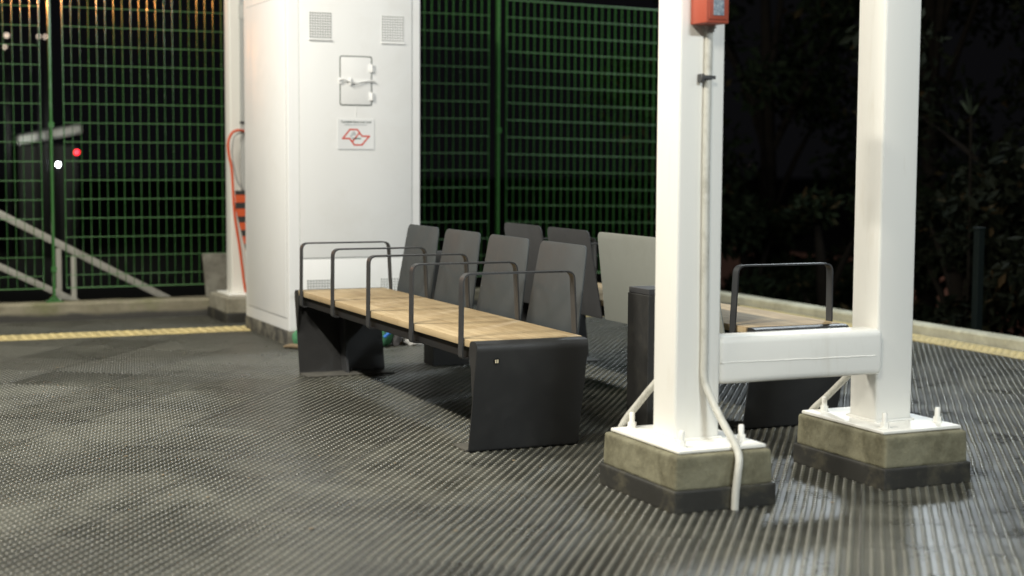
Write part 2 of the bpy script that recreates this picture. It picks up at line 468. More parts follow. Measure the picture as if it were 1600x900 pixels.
def build_floor():
    cs, sn = math.cos(FLOOR_ANG), math.sin(FLOOR_ANG)
    n = 520
    i, j = np.meshgrid(np.arange(-n, n), np.arange(-n, n), indexing='ij')
    i = i.ravel(); j = j.ravel()
    x = (i*cs - j*sn)*PITCH; y = (i*sn + j*cs)*PITCH
    dep = x*math.sin(yaw) + y*math.cos(yaw); lat = x*math.cos(yaw) - y*math.sin(yaw)
    ok = (dep > 2.6) & (np.abs(lat) < dep*0.345 + 1.5) & (y < YB-0.02) & (x < XR-0.02)
    ok &= ~((y > 10.53) & (y < 10.87) & (x < 6.98))          # left tactile run
    ok &= ~((x > 6.68) & (y < 10.9))                          # right tactile run
    ti = np.floor((i+0.5)/15).astype(int)+64; tj = np.floor((j+0.5)/15).astype(int)+64
    jx = rng.normal(size=(128, 128))*0.0022; jy = rng.normal(size=(128, 128))*0.0022; jz = rng.normal(size=(128, 128))*0.0005
    x = x + jx[ti, tj]; y = y + jy[ti, tj]; zoff = jz[ti, tj]
    x = x[ok]; y = y[ok]; zoff = zoff[ok]; k = len(x)
    ang = np.arange(8)*2*np.pi/8 + 0.2
    prof = [(0.0112, -0.001), (0.0096, 0.0024), (0.0055, 0.0040)]
    V = np.zeros((k, 24, 3), np.float32)
    for a, (r, z) in enumerate(prof):
        V[:, a*8:(a+1)*8, 0] = x[:, None] + r*np.cos(ang); V[:, a*8:(a+1)*8, 1] = y[:, None] + r*np.sin(ang)
        V[:, a*8:(a+1)*8, 2] = z + zoff[:, None]
    quads = np.array([[a*8+q, a*8+(q+1) % 8, (a+1)*8+(q+1) % 8, (a+1)*8+q] for a in range(2) for q in range(8)])
    off = (np.arange(k)*24)[:, None, None]
    L1 = (quads[None] + off).reshape(k, -1)
    L2 = (np.arange(16, 24)[None] + off[:, 0])
    loops = np.concatenate([L1, L2], axis=1)                  # 64 + 8 loop indices per stud
    sizes = np.tile(np.array([4]*16 + [8]), k)
    base = k*24
    bx0, bx1, by0, by1 = -7.0, XR+0.25, -7.0, YB+0.25
    bv = np.array([[bx0,by0,0],[bx1,by0,0],[bx1,by1,0],[bx0,by1,0],[bx0,by0,-1.35],[bx1,by0,-1.35],[bx1,by1,-1.35],[bx0,by1,-1.35]], np.float32)
    bl = np.array([[0,1,2,3],[4,7,6,5],[0,4,5,1],[1,5,6,2],[2,6,7,3],[3,7,4,0]]) + base
    allv = np.concatenate([V.reshape(-1, 3), bv]); alll = np.concatenate([loops.ravel(), bl.ravel()])
    sizes = np.concatenate([sizes, np.array([4]*6)])
    me = bpy.data.meshes.new('platform_floor')
    me.vertices.add(len(allv)); me.vertices.foreach_set('co', allv.ravel())
    me.loops.add(len(alll)); me.loops.foreach_set('vertex_index', alll.astype(np.int32))
    me.polygons.add(len(sizes))
    me.polygons.foreach_set('loop_start', np.concatenate([[0], np.cumsum(sizes)[:-1]]).astype(np.int32))
    sm = np.ones(len(sizes), bool); sm[-6:] = False
    me.polygons.foreach_set('use_smooth', sm)
    me.update(calc_edges=True); me.validate()
    me.materials.append(M['floor'])
    o = bpy.data.objects.new('platform_floor', me); link(o); tag(o, kind='structure')
    return k
nstud = build_floor()

def tactile(name, x0, x1, y0, y1, skip=None):
    """yellow tiles with rows of raised domes, each tile a hair lower or higher than the next"""
    b = bmesh.new()
    T = 0.30
    lx, ly = x1-x0, y1-y0
    along_x = lx > ly
    nt_ = max(1, round((lx if along_x else ly)/T))
    step = (lx if along_x else ly)/nt_
    mb = MB()
    P = 0.0625
    for t in range(nt_):
        a0 = (x0 if along_x else y0) + t*step + 0.0025; a1 = a0 + step - 0.005
        z = 0.006 + random.uniform(-0.0015, 0.002)
        if along_x: mb.box(a0, a1, y0, y1, -0.005, z, 0.0015, 1)
        else: mb.box(x0, x1, a0, a1, -0.005, z, 0.0015, 1)
    bm = mb.bm
    nx = int(lx/P); ny = int(ly/P)
    ox = (lx-(nx-1)*P)/2; oy = (ly-(ny-1)*P)/2
    for i in range(nx):
        for j in range(ny):
            cx, cy = x0+ox+i*P, y0+oy+j*P
            prev = None
            for r, z in ((0.021, 0.004), (0.017, 0.0095), (0.009, 0.0115)):
                ring = [bm.verts.new((cx+r*math.cos(2*math.pi*k/8), cy+r*math.sin(2*math.pi*k/8), z)) for k in range(8)]
                if prev:
                    for k in range(8): bm.faces.new((prev[k], prev[(k+1) % 8], ring[(k+1) % 8], ring[k]))
                prev = ring
            bm.faces.new(prev)
    o = mb.build(name, M['tactile'], smooth=40); tag(o, kind='structure')
    return o
tactile('tactile_paving', -0.6, 6.94, 10.570, 10.845)
tactile('tactile_paving', 6.70, 6.94, 5.0, 10.55)

def rough_box(mb, x0, x1, y0, y1, z0, z1, amp, n):
    """long kerb with slightly uneven upper arris"""
    b = bmesh.new()
    along_x = (x1-x0) > (y1-y0)
    rows = []
    for k in range(n+1):
        t = k/n
        j = lambda: random.uniform(-amp, amp)
        if along_x:
            x = x0+(x1-x0)*t
            q = [(x, y0, z0), (x, y0+j()*0.5, z1-0.018+j()), (x, y0+0.016+j(), z1+j()*0.6), (x, y1-0.01, z1+j()*0.6), (x, y1, z0)]
        else:
            y = y0+(y1-y0)*t
            q = [(x0, y, z0), (x0+j()*0.5, y, z1-0.012+j()), (x0+0.012+j(), y, z1+j()*0.6), (x1-0.01, y, z1+j()*0.6), (x1, y, z0)]
        rows.append([b.verts.new(p) for p in q])
    for k in range(n):
        for m in range(4):
            b.faces.new((rows[k][m], rows[k][m+1], rows[k+1][m+1], rows[k+1][m]))
    b.faces.new(rows[0]); b.faces.new(rows[-1][::-1])
    bmesh.ops.recalc_face_normals(b, faces=b.faces)
    mb._merge(b)
kb = MB(); rough_box(kb, -6.9, XR+0.22, YB, YB+0.20, -0.01, 0.133, 0.004, 160)
tag(kb.build('kerb', M['kerb']), kind='structure')
kb = MB(); rough_box(kb, XR, XR+0.13, -6.9, YB-0.003, -0.01, 0.070, 0.002, 160)
tag(kb.build('kerb', M['kerb_pale']), kind='structure')

# ------------------------------------------------------------------ benches
L = 2.508
def make_bench(loc, rz, mirror, label, arms, backs, mats):
    root = empty('bench', loc, label, 'bench', rz=rz)
    s = -1 if mirror else 1
    W = 0.505
    X = lambda u: s*u
    LEAN = 0.100                      # the end plates lean outward at the top
    pv = lambda z: -LEAN*(z-0.006)/0.4605
    # --- end panels: leaning bent plate, rolled over at the top, with a foot plate turned inward
    for far in (False, True):
        V = (lambda v: L - v) if far else (lambda v: v)
        path = fillet([(-0.004, 0.405), (-0.010, 0.4665), (-LEAN, 0.4665), (0.0, 0.002), (0.030, 0.002)], {1: 0.030, 2: 0.046, 3: 0.020}, 9)
        mp = lambda a, z, c, V=V: (X(c), V(a), z)
        m = MB(); m.ribbon(path, 0.008, mp, 0.0, 0.498)
        # teardrop cheeks closing the rolled top, tapering down into the plate
        for c0, c1 in ((-0.001, 0.006), (0.492, 0.499)):
            poly = [(pv(0.235)+0.003, 0.235), (pv(0.235)+0.012, 0.235), (-0.026, 0.345), (-0.0045, 0.405), (-0.0065, 0.432), (-0.018, 0.456), (-0.036, 0.4645), (-0.060, 0.464), (-0.080, 0.452), (-0.0875, 0.435), (pv(0.40)+0.004, 0.40), (pv(0.32)+0.003, 0.32)]
            m.prism(poly, mp, c0, c1)
        ep = m.build('end_panel', mats['panel'], root, smooth=35)
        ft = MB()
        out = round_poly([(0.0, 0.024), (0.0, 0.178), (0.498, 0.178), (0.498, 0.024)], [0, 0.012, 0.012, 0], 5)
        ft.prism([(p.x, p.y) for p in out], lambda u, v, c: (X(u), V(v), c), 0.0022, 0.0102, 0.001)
        ft.build('foot_plate', M['powder_dusty_lit'], ep, smooth=35)
        fin = MB(); fin.prism([(pv(0.012)+0.012, 0.0106), (0.105, 0.0106), (0.050, 0.20), (0.030, 0.383), (pv(0.383)+0.012, 0.383)], mp, 0.243, 0.256)
        fin.build('stiffener', mats['arm'], ep)
        if not far and not mirror:
            zc = 0.388
            ctr = Vector((X(0.088), V(pv(zc)), zc))
            nrm = Vector((0, -0.977, -0.212))
            bd = MB(); bd.tube([ctr - nrm*0.004, ctr + nrm*0.003], 0.0145, 20)
            bo = bd.build('badge', M['black_steel'], ep, smooth=30)
            lg = MB()
            for dx in (-0.0044, 0.0044):
                c = ctr + nrm*0.0038
                lg.box(c.x+dx-0.0027, c.x+dx+0.0027, c.y-0.0009, c.y+0.0009, c.z-0.0075, c.z+0.0075, 0.0006, 1)
            lg.build('badge_bars', mats['badge'], bo)
    # --- wooden seat
    st = MB(); st.box(min(X(0.002), X(W)), max(X(0.002), X(W)), -0.022, L+0.022, 0.4375, 0.4680, 0.003, 2)
    st.build('seat', M['wood'], root, smooth=40)
    # --- underframe
    fr = MB()
    for u0, u1 in ((0.022, 0.072), (0.440, 0.490)):
        fr.box(min(X(u0), X(u1)), max(X(u0), X(u1)), -0.018, L+0.018, 0.383, 0.436, 0.003, 1)
    for v in (0.16, 0.68, 1.28, 1.87, L-0.16):
        fr.box(min(X(0.073), X(0.439)), max(X(0.073), X(0.439)), v-0.02, v+0.02, 0.39, 0.436, 0.002, 1)
    fr.build('underframe', M['black_steel'], root)
    # --- armrests: flat bar hoops
    for v in arms:
        a = MB()
        pth = fillet([(0.055, 0.381), (-0.010, 0.381), (-0.006, 0.737), (0.505, 0.737), (0.523, 0.381), (0.465, 0.381)], {1: 0.018, 2: 0.042, 3: 0.042, 4: 0.015}, 8)
        a.ribbon(pth, -0.007, lambda u, z, c: (X(u), c, z), v-0.022, v+0.022)
        a.build('armrest', mats['arm'], root, smooth=35)
    # --- backrests: leaning trapezoid plates
    for vc, hb, ht, bm_ in backs:
        b = MB()
        z0, z1 = 0.378, 0.835
        out = round_poly([(vc-hb, z0), (vc+hb, z0), (vc+ht, z1), (vc-ht, z1)], [0.006, 0.006, 0.045, 0.045], 7)
        mpb = lambda v, z, c: (X(0.532 + 0.070*(z-z0)/(z1-z0) + c), v, z)
        b.prism(out, mpb, 0.0, 0.008, 0.0018)
        br = b.build('backrest', bm_, root, smooth=30)
        for dv in (-hb*0.55, hb*0.55):
            bk = MB()
            bk.box(min(X(0.491), X(0.5325)), max(X(0.491), X(0.5325)), vc+dv-0.02, vc+dv+0.02, 0.39, 0.43, 0.002, 1)
            bk.build('bracket', M['black_steel'], br)
    return root

badge_m = paint('brass badge', (0.62, 0.55, 0.38), 0.35)
BM = dict(panel=M['powder'], arm=M['arm'], badge=badge_m)
arms1 = [0.072, 0.673, 1.281, 1.864, 2.445]
backs1 = [(c, 0.278, 0.236, M['powder_grey']) for c in (0.377, 0.980, 1.574, 2.155)]
make_bench((2.433, 5.857, 0), R(-0.5), False,
           'long wooden-seated bench in full view, with five armrests and four charcoal backrests', arms1, backs1, BM)
arms2 = [0.072, 1.281, 1.864, 2.445]
backs2 = [(0.675, 0.585, 0.548, M['powder_pale']), (1.574, 0.278, 0.25, M['powder_mid']), (2.155, 0.278, 0.25, M['powder_mid'])]
make_bench((4.268, 5.880, 0), 0, True,
           'bench with one wide pale grey backrest, turned away and half hidden behind the white columns', arms2, backs2, BM)

# bins between the benches
def bin_(x0, x1, y0, y1, h, label):
    r = empty('litter_bin', ((x0+x1)/2, (y0+y1)/2, 0), label, 'bin', 'black bins between the benches')
    cx, cy = (x0+x1)/2, (y0+y1)/2
    m = MB(); m.box(x0-cx, x1-cx, y0-cy, y1-cy, 0.003, h-0.025, 0.004, 2); m.build('bin_body', M['bin'], r)
    m = MB(); m.box(x0-cx+0.004, x1-cx-0.004, y0-cy+0.004, y1-cy-0.004, h-0.0245, h, 0.002, 1)
    m.build('lid', M['powder_mid'], r)
    return r
bin_(3.255, 3.480, 8.370, 8.525, 0.662, 'dark box-shaped bin standing on the floor behind the long bench, near the white cabinet')
bin_(3.235, 3.460, 5.80, 5.985, 0.655, 'black box-shaped bin beside the left white column, standing just beyond the near bench end')

# ------------------------------------------------------------------ white column frame on concrete footings
def roughen(bm, amp, cuts):
    from mathutils import noise as mn
    es = [e for e in bm.edges if e.calc_length() > 0.05]
    bmesh.ops.subdivide_edges(bm, edges=es, cuts=cuts, use_grid_fill=True)
    bm.normal_update()
    for v in bm.verts:
        p = v.co
        n = mn.fractal(p*9.0+Vector((p.x*3, 5, 2)), 0.9, 2.0, 4)
        c = max(0.0, mn.noise(p*22.0)-0.35)*2.2
        v.co = p + v.normal*(amp*n*0.6 - amp*c)

def footing(x0, x1, y0, y1, label, h=0.198, ledge=0.080, mat=None):
    r = empty('concrete_footing', ((x0+x1)/2, (y0+y1)/2, 0), label, 'footing', 'concrete footings of the white columns')
    cx, cy = (x0+x1)/2, (y0+y1)/2
    a, b_ = (x1-x0)/2, (y1-y0)/2
    i, k = 0.009, 0.012
    def rect(d, z): return [(-a+d, -b_+d, z), (a-d, -b_+d, z), (a-d, b_-d, z), (-a+d, b_-d, z)]
    m = MB(); m.hexa(rect(i, ledge-0.004), rect(k, h), 0.010, 3)
    roughen(m.bm, 0.0035, 14)
    o = m.build('block', mat or M['concrete'], r, smooth=50)
    m = MB(); m.hexa(rect(0, -0.004), rect(0.0, ledge), 0.006, 2)
    roughen(m.bm, 0.002, 10)
    m.build('base_band', M['base_band'], r, smooth=50)
    return r
footing(2.655, 3.067, 4.562, 5.118, 'olive concrete footing under the left white column, pipe bent over its front')
footing(3.563, 3.963, 4.600, 5.188, 'olive concrete footing under the right white column, with no pipe on its front')
footing(2.703, 3.13, 11.068, 11.645, 'small concrete footing of the far white post at the left edge of the cabinet', h=0.185, ledge=0.074, mat=M['concrete_grey'])

fr = empty('column_frame', (3.3, 4.85, 0.2), 'white steel frame of two thick columns joined by a low crossbeam, in front at right', 'column')
off = Vector((3.3, 4.85, 0.2))
def colpart(x0, x1, y0, y1, px0, px1, py0, py1, bolts):
    m = MB(); m.box(x0-off.x, x1-off.x, y0-off.y, y1-off.y, 0.012, 3.8, 0.012, 4)
    c = m.build('column', M['white_steel'], fr, smooth=40)
    m = MB(); m.box(px0-off.x, px1-off.x, py0-off.y, py1-off.y, 0.0, 0.013, 0.003, 1)
    # weld bead round the foot
    w = 0.004
    m.tube([(x0-off.x-w, y0-off.y-w, 0.016), (x1-off.x+w, y0-off.y-w, 0.016), (x1-off.x+w, y1-off.y+w, 0.016), (x0-off.x-w, y1-off.y+w, 0.016), (x0-off.x-w, y0-off.y-w, 0.016)], 0.006, 6)
    p = m.build('base_plate', M['white_steel'], c, smooth=40)
    for bx, by in bolts:
        m = MB()
        x, y = bx-off.x, by-off.y
        m.tube([(x, y, 0.013), (x, y, 0.016)], 0.021, 16)
        m.tube([(x, y, 0.016), (x, y, 0.034)], 0.0165, 6)
        m.tube([(x, y, 0.034), (x, y, 0.066), (x, y, 0.070)], [0.0105, 0.0105, 0.008], 12)
        m.build('anchor_bolt', M['white_steel'], c, smooth=35)
    return c
colpart(2.768, 2.953, 4.762, 4.922, 2.690, 3.045, 4.596, 5.098, [(2.765, 5.07), (3.000, 4.69), (2.735, 4.655), (3.0, 5.06)])
colpart(3.682, 3.850, 4.815, 4.985, 3.585, 3.945, 4.640, 5.165, [(3.655, 5.11), (3.635, 4.70), (3.905, 4.73), (3.905, 5.11), ])
m = MB(); m.box(2.954-off.x, 3.681-off.x, 4.772-off.y, 4.900-off.y, 0.402-off.z, 0.575-off.z, 0.026, 5)
bmx = m.build('crossbeam', M['white_steel'], fr, smooth=40)
m = MB(); m.tube([(2.962-off.x, 4.7715-off.y, 0.482-off.z)] + [(2.98+0.66*k/30-off.x, 4.7715-off.y, 0.482-0.006*k/30-off.z+random.uniform(-0.0012, 0.0012)) for k in range(31)], 0.0025, 6)
m.build('weld_seam', M['white_steel'], bmx)

# conduits
def conduit(pts, r, label, mat, clips=(), lower=None):
    o = empty('conduit_pipe', pts[-1], label, 'pipe')
    b = Vector(pts[-1])
    m = MB(); m.tube([Vector(p)-b for p in pts], r, 14, 6); m.build('pipe', mat, o, smooth=60)
    for c in clips:
        m = MB()
        c = Vector(c)-b
        m.box(c.x-0.030, c.x+0.022, c.y-r-0.006, c.y-r-0.001, c.z-0.006, c.z+0.006, 0.001, 1)
        m.tube([(c.x, c.y, c.z-0.008), (c.x, c.y, c.z+0.008)], r+0.002, 14)
        m.box(c.x-0.034, c.x-0.022, c.y-r-0.004, c.y+r, c.z-0.016, c.z+0.012, 0.002, 1)
        m.build('clip', M['dark_clip'], o, smooth=40)
    return o
conduit([(2.876, 4.747, 1.655), (2.873, 4.747, 1.3), (2.875, 4.747, 0.9), (2.878, 4.747, 0.55), (2.878, 4.746, 0.44), (2.884, 4.725, 0.385), (2.895, 4.655, 0.30), (2.910, 4.585, 0.218), (2.908, 4.556, 0.178), (2.897, 4.545, 0.13), (2.889, 4.545, 0.06), (2.887, 4.545, 0.002)], 0.0135,
        'off-white pipe down the front of the left column, bending over the footing to the floor', M['pvc'], [(2.873, 4.747, 1.495)])
conduit([(2.86, 4.940, 1.2), (2.86, 4.940, 0.60), (2.850, 4.955, 0.46), (2.800, 5.045, 0.33), (2.752, 5.125, 0.21), (2.735, 5.135, 0.10), (2.735, 5.137, 0.002)], 0.0135,
        'off-white pipe slanting out behind the left column, in front of the black bin', M['pvc'])
conduit([(3.765, 5.003, 1.2), (3.765, 5.003, 0.52), (3.755, 5.02, 0.42), (3.700, 5.12, 0.29), (3.650, 5.2, 0.19), (3.645, 5.206, 0.10), (3.645, 5.206, 0.002)], 0.0135,
        'off-white pipe slanting out behind the right column, under the crossbeam end', M['pvc'])

# alarm box
ab = empty('alarm_box', (2.855, 4.71, 1.675), 'orange-red alarm box with small blue-grey window, fixed high on the left column', 'alarm box')
m = MB(); m.box(-0.048, 0.042, -0.058, 0.050, 0, 0.20, 0.005, 3)
m.box(-0.040, 0.034, -0.063, -0.056, 0.012, 0.19, 0.003, 2)
cs_ = m.build('case', M['orange'], ab, smooth=40)
m = MB(); m.box(-0.024, 0.018, -0.0655, -0.0635, 0.026, 0.080, 0.001, 1); m.build('window', M['window'], cs_)
m = MB(); m.tube([(0.021, 0.036, -0.001), (0.021, 0.036, -0.010)], 0.024, 14); m.tube([(0.021, 0.036, -0.009), (0.021, 0.036, -0.022)], 0.019, 8)
m.build('cable_gland', M['steel'], ab, smooth=40)

# ------------------------------------------------------------------ white cabinet
cb = empty('electrical_cabinet', (3.2, 10.15, 0), 'tall white metal electrical cabinet with vents and a small hatch, behind the long bench', 'cabinet')
cO = Vector((3.2, 10.15, 0))
X0, X1, Y0, Y1 = 2.757, 3.648, 9.62, 10.70
lx = lambda x: x-cO.x
ly = lambda y: y-cO.y
m = MB(); m.box(lx(X0), lx(X1), ly(Y0), ly(Y1), 0.092, 2.75, 0.006, 3)
body = m.build('cabinet_body', M['cabinet'], cb, smooth=40)
m = MB(); m.box(lx(X0-0.004), lx(X1+0.004), ly(Y0-0.004), ly(Y1+0.01), -0.004, 0.094, 0.008, 2)
m.build('plinth', M['plinth'], cb, smooth=40)
def panel_front(x0, x1, z0, z1, name):
    """raised sheet with a dark shadow gap round it"""
    q = MB(); q.box(lx(x0), lx(x1), ly(Y0)-0.005, ly(Y0)+0.004, z0, z1, 0.003, 2)
    o = q.build(name, M['cabinet'], cb, smooth=40)
    s = MB()
    y = ly(Y0)-0.0006
    w = 0.0035
    for a in ((x0-w, x0-0.0005, z0-w, z1+w), (x1+0.0005, x1+w, z0-w, z1+w), (x0, x1, z1+0.0005, z1+w), (x0, x1, z0-w, z0-0.0005)):
        s.box(lx(a[0]), lx(a[1]), y-0.0012, y+0.002, a[2], a[3])
    s.build('panel_gap', M['seam_soft'], o)
    return o
M['seam_soft'] = paint('grey joint', (0.42, 0.43, 0.42), 0.6)
door = panel_front(2.832, 3.589, 0.561, 2.70, 'door')
skirt = panel_front(2.832, 3.589, 0.135, 0.552, 'skirt_panel')
# left side panel
q = MB(); q.box(lx(X0)-0.005, lx(X0)+0.004, ly(9.665), ly(10.615), 0.176, 2.215, 0.003, 2)
sp_ = q.build('side_panel', M['cabinet'], cb, smooth=40)
q = MB()
for a in ((9.661, 9.664, 0.172, 2.219), (10.616, 10.619, 0.172, 2.219), (9.665, 10.615, 0.1715, 0.1755), (9.665, 10.615, 2.2155, 2.2195)):
    q.box(lx(X0)-0.0016, lx(X0)+0.002, ly(a[0]), ly(a[1]), a[2], a[3])
q.build('panel_gap', M['seam_soft'], sp_)
yf = ly(Y0)-0.005
def vent(x0, x1, z0, z1, parent, nx, nz, lip=True):
    v = MB()
    if lip: v.box(lx(x0)-0.004, lx(x1)+0.004, yf-0.010, yf, z0-0.014, z0-0.004, 0.002, 1)
    v.box(lx(x0), lx(x1), yf-0.0022, yf-0.0008, z0, z1)
    vo = v.build('vent', M['cabinet'], parent)
    h = MB()
    for i in range(nx):
        for j in range(nz):
            x = lx(x0)+(x1-x0)*(i+0.5)/nx; z = z0+(z1-z0)*(j+0.5)/nz
            d = (x1-x0)/nx*0.25
            h.box(x-d, x+d, yf-0.0034, yf-0.0024, z-d, z+d)
    h.build('holes', M['seam'], vo)
vent(2.897, 3.045, 1.952, 2.118, door, 9, 10)
vent(3.379, 3.533, 1.946, 2.114, door, 9, 10)
vent(2.872, 3.040, 0.335, 0.423, skirt, 9, 5, False)
vent(3.368, 3.532, 0.335, 0.420, skirt, 9, 5, False)
# hatch
h = MB()
out = round_poly([(3.104, 1.540), (3.308, 1.540), (3.308, 1.842), (3.104, 1.842)], 0.012, 5)
h.prism(out, lambda a, b, c: (lx(a), c, b), yf-0.0035, yf-0.0005, 0.001)
hatch = h.build('hatch', M['cabinet'], door, smooth=40)
h = MB(); out2 = round_poly([(3.097, 1.533), (3.315, 1.533), (3.315, 1.849), (3.097, 1.849)], 0.016, 5)
h.prism(out2, lambda a, b, c: (lx(a), c, b), yf-0.0022, yf-0.0006)
h.build('hatch_gap', M['hatch_gap'] if 'hatch_gap' in M else M['seam'], hatch)
for z in (1.772, 1.592):
    h = MB(); h.box(lx(3.293), lx(3.328), yf-0.011, yf-0.0036, z-0.026, z+0.026, 0.003, 2)
    h.tube([(lx(3.311), yf-0.010, z-0.024), (lx(3.311), yf-0.010, z+0.024)], 0.0065, 10)
    h.build('hinge', M['cabinet'], hatch, smooth=40)
h = MB()
h.box(lx(3.088), lx(3.335), yf-0.008, yf-0.0036, 1.680, 1.693, 0.002, 1)
h.box(lx(3.090), lx(3.116), yf-0.012, yf-0.004, 1.668, 1.710, 0.004, 2)
h.tube([(lx(3.165), yf-0.014, 1.664), (lx(3.165), yf-0.014, 1.706)], 0.009, 12)
h.tube([(lx(3.085), yf-0.014, 1.69), (lx(3.12), yf-0.022, 1.700), (lx(3.16), yf-0.026, 1.684), (lx(3.20), yf-0.020, 1.676), (lx(3.25), yf-0.014, 1.686), (lx(3.31), yf-0.016, 1.694), (lx(3.335), yf-0.012, 1.684)], 0.004, 8, 4)
h.build('latch', M['cabinet'], hatch, smooth=40)
h = MB(); h.box(lx(3.206), lx(3.2085), yf-0.0026, yf-0.0006, 1.46, 1.533); h.build('door_crease', M['cabinet'], door)

# no smoking sign on the cabinet door
sg = empty('no_smoking_sign', (3.205, 9.6125, 1.351), 'square no smoking notice with red angular emblem, stuck on the white cabinet door', 'sign')
m = MB(); m.box(-0.123, 0.123, -0.0015, 0.0015, -0.096, 0.096, 0.0006, 1); m.build('notice_film', M['sticker'], sg)
def text(body, size, cx, cz, mat, name):
    cu = bpy.data.curves.new('txt', 'FONT'); cu.body = body; cu.size = size; cu.align_x = 'CENTER'; cu.align_y = 'CENTER'; cu.extrude = 0.0003
    cu.offset = size*0.028
    t = bpy.data.objects.new('txt', cu); col.objects.link(t)
    bpy.context.view_layer.update()
    me = bpy.data.meshes.new_from_object(t.evaluated_get(bpy.context.evaluated_depsgraph_get()))
    bpy.data.objects.remove(t); bpy.data.curves.remove(cu)
    me.transform(Matrix.Translation((cx, -0.0023, cz)) @ Matrix.Rotation(R(90), 4, 'X'))
    me.materials.clear(); me.materials.append(mat); me.name = name
    o = bpy.data.objects.new(name, me); link(o, sg)
    return o
text('É proibido fumar neste local', 0.0175, 0.002, 0.078, M['black_ink'], 'lettering')
text('Smoking prohibited in this place', 0.0118, 0.0, 0.061, M['grey_ink'], 'lettering')
# emblem: outline traced as in the photograph, in metres
def S(px, py): return ((px-515)/12.86/80*0.0+ (px-520)/1029*80/233*1.0, 0) 
k_ = 0.246/770.0            # zoom pixels to metres (film is about 770 wide)
E_ = lambda x, y: ((x-520)*k_, (430-y)*k_)
def stroke(mb, pts, w, closed=False):
    n = len(pts)
    for i in range(n if closed else n-1):
        a = Vector(pts[i]); b = Vector(pts[(i+1) % n]); d = (b-a).normalized(); nn = Vector((-d.y, d.x))*w/2
        a2 = a - d*w*0.42; b2 = b + d*w*0.42
        poly = [a2+nn, b2+nn, b2-nn, a2-nn]
        zz = 0.00002*i
        mb.prism([(p.x, p.y) for p in poly], lambda x, z, c: (x, c, z), -0.0022-zz, -0.0016)
mb = MB()
stroke(mb, [E_(*p) for p in ((240, 518), (390, 338), (545, 338), (648, 468), (800, 468), (640, 645), (485, 645), (385, 518))], 30*k_, True)
stroke(mb, [E_(*p) for p in ((440, 585), (590, 405))], 28*k_)
mb.build('emblem', M['red_ink'], sg)
mb = MB(); stroke(mb, [E_(450, 517), E_(615, 517)], 22*k_); mb.build('cigarette', M['green_ink'], sg)
mb = MB(); stroke(mb, [E_(*p) for p in ((425, 500), (405, 460), (450, 450), (440, 410), (480, 420), (470, 380), (510, 430), (480, 450))], 22*k_); mb.build('smoke_drawing', M['smoke_ink'] if 'smoke_ink' in M else M['grey_ink'], sg)
mb = MB(); stroke(mb, [E_(150, 735), E_(880, 735)], 7*k_); mb.build('footer_line', M['grey_ink'], sg)

# ------------------------------------------------------------------ green grating fences
YF = 11.79
def fence_panel(x0, x1, z0, z1, label, shear=0.0, zh0=None, pitch=0.0625, hp=0.1392):
    o = empty('grating_fence', ((x0+x1)/2, YF, z0), label, 'fence panel', 'green grating fence panels')
    cx = (x0+x1)/2
    n = round((x1-x0)/pitch)
    sh = lambda x: shear*x
    v = MB()
    for i in range(n+1):
        x = x0-cx+(x1-x0)*i/n
        w = 0.0016 if 0 < i < n else 0.0028
        q = random.uniform(-0.09, 0.09)
        v.box(-w, w, -0.008, 0.008, 0+sh(x), z1-z0+sh(x), 0, 2, lambda a, b, c, x=x, q=q: (x+a*math.cos(q)-b*math.sin(q), a*math.sin(q)+b*math.cos(q), c))
    v.build('upright_bars', M['green'], o)
    h_ = MB()
    z = (z1-z0)
    k = 0
    while z > -0.001:
        r = 0.0024 if k else 0.004
        h_.tube([(x0-cx-0.003, -0.0105, z+sh(x0-cx)), (x1-cx+0.003, -0.0105, z+sh(x1-cx))], r, 6)
        z -= hp; k += 1
    h_.tube([(x0-cx-0.003, -0.0145, 0.004+sh(x0-cx)), (x1-cx+0.003, -0.0145, 0.004+sh(x1-cx))], 0.004, 6)
    h_.build('cross_rods', M['green_rod'], o, smooth=60)
    return o
ZT = 2.276+0.1392*2
fence_panel(-0.65, 1.534, 0.229, ZT-0.004, 'green grating fence panel at the far left, left of the thin post')
fence_panel(1.697, 2.925, 0.229, ZT, 'green grating fence panel between the thin left post and the far white post')
fence_panel(3.70, 5.065, 0.229, 2.49, 'green grating fence panel between the white cabinet and the dark gap with a post')
fence_panel(5.225, 6.85, 0.229, 2.47, 'green grating fence panel sagging slightly, right of the post behind the benches', shear=-0.018)

def fence_post(x, top, label):
    o = empty('fence_post', (x, YF, 0.133), label, 'fence post', 'thin green fence posts')
    m = MB(); m.box(-0.009, 0.009, -0.025, 0.025, 0.008, top-0.133, 0.002, 1); m.build('upright', M['green'], o)
    m = MB(); m.box(-0.06, 0.06, -0.05, 0.05, -0.002, 0.009, 0.002, 1)
    m.prism([(-0.045, 0.009), (0.045, 0.009), (0.011, 0.045), (-0.011, 0.045)], lambda a, b, c: (a, c, b), -0.006, 0.006)
    m.build('foot_plate', M['green'], o)
    for z in (0.24, 1.29):
        m = MB(); m.box(-0.020, 0.020, -0.034, -0.0255, z-0.022, z+0.022, 0.003, 1)
        m.build('clamp', M['green'], o)
    return o
fence_post(1.605, 2.62, 'thin green post on the kerb in the gap of the left fence')
fence_post(5.148, 2.62, 'thin green post in the gap of the fence behind the benches')

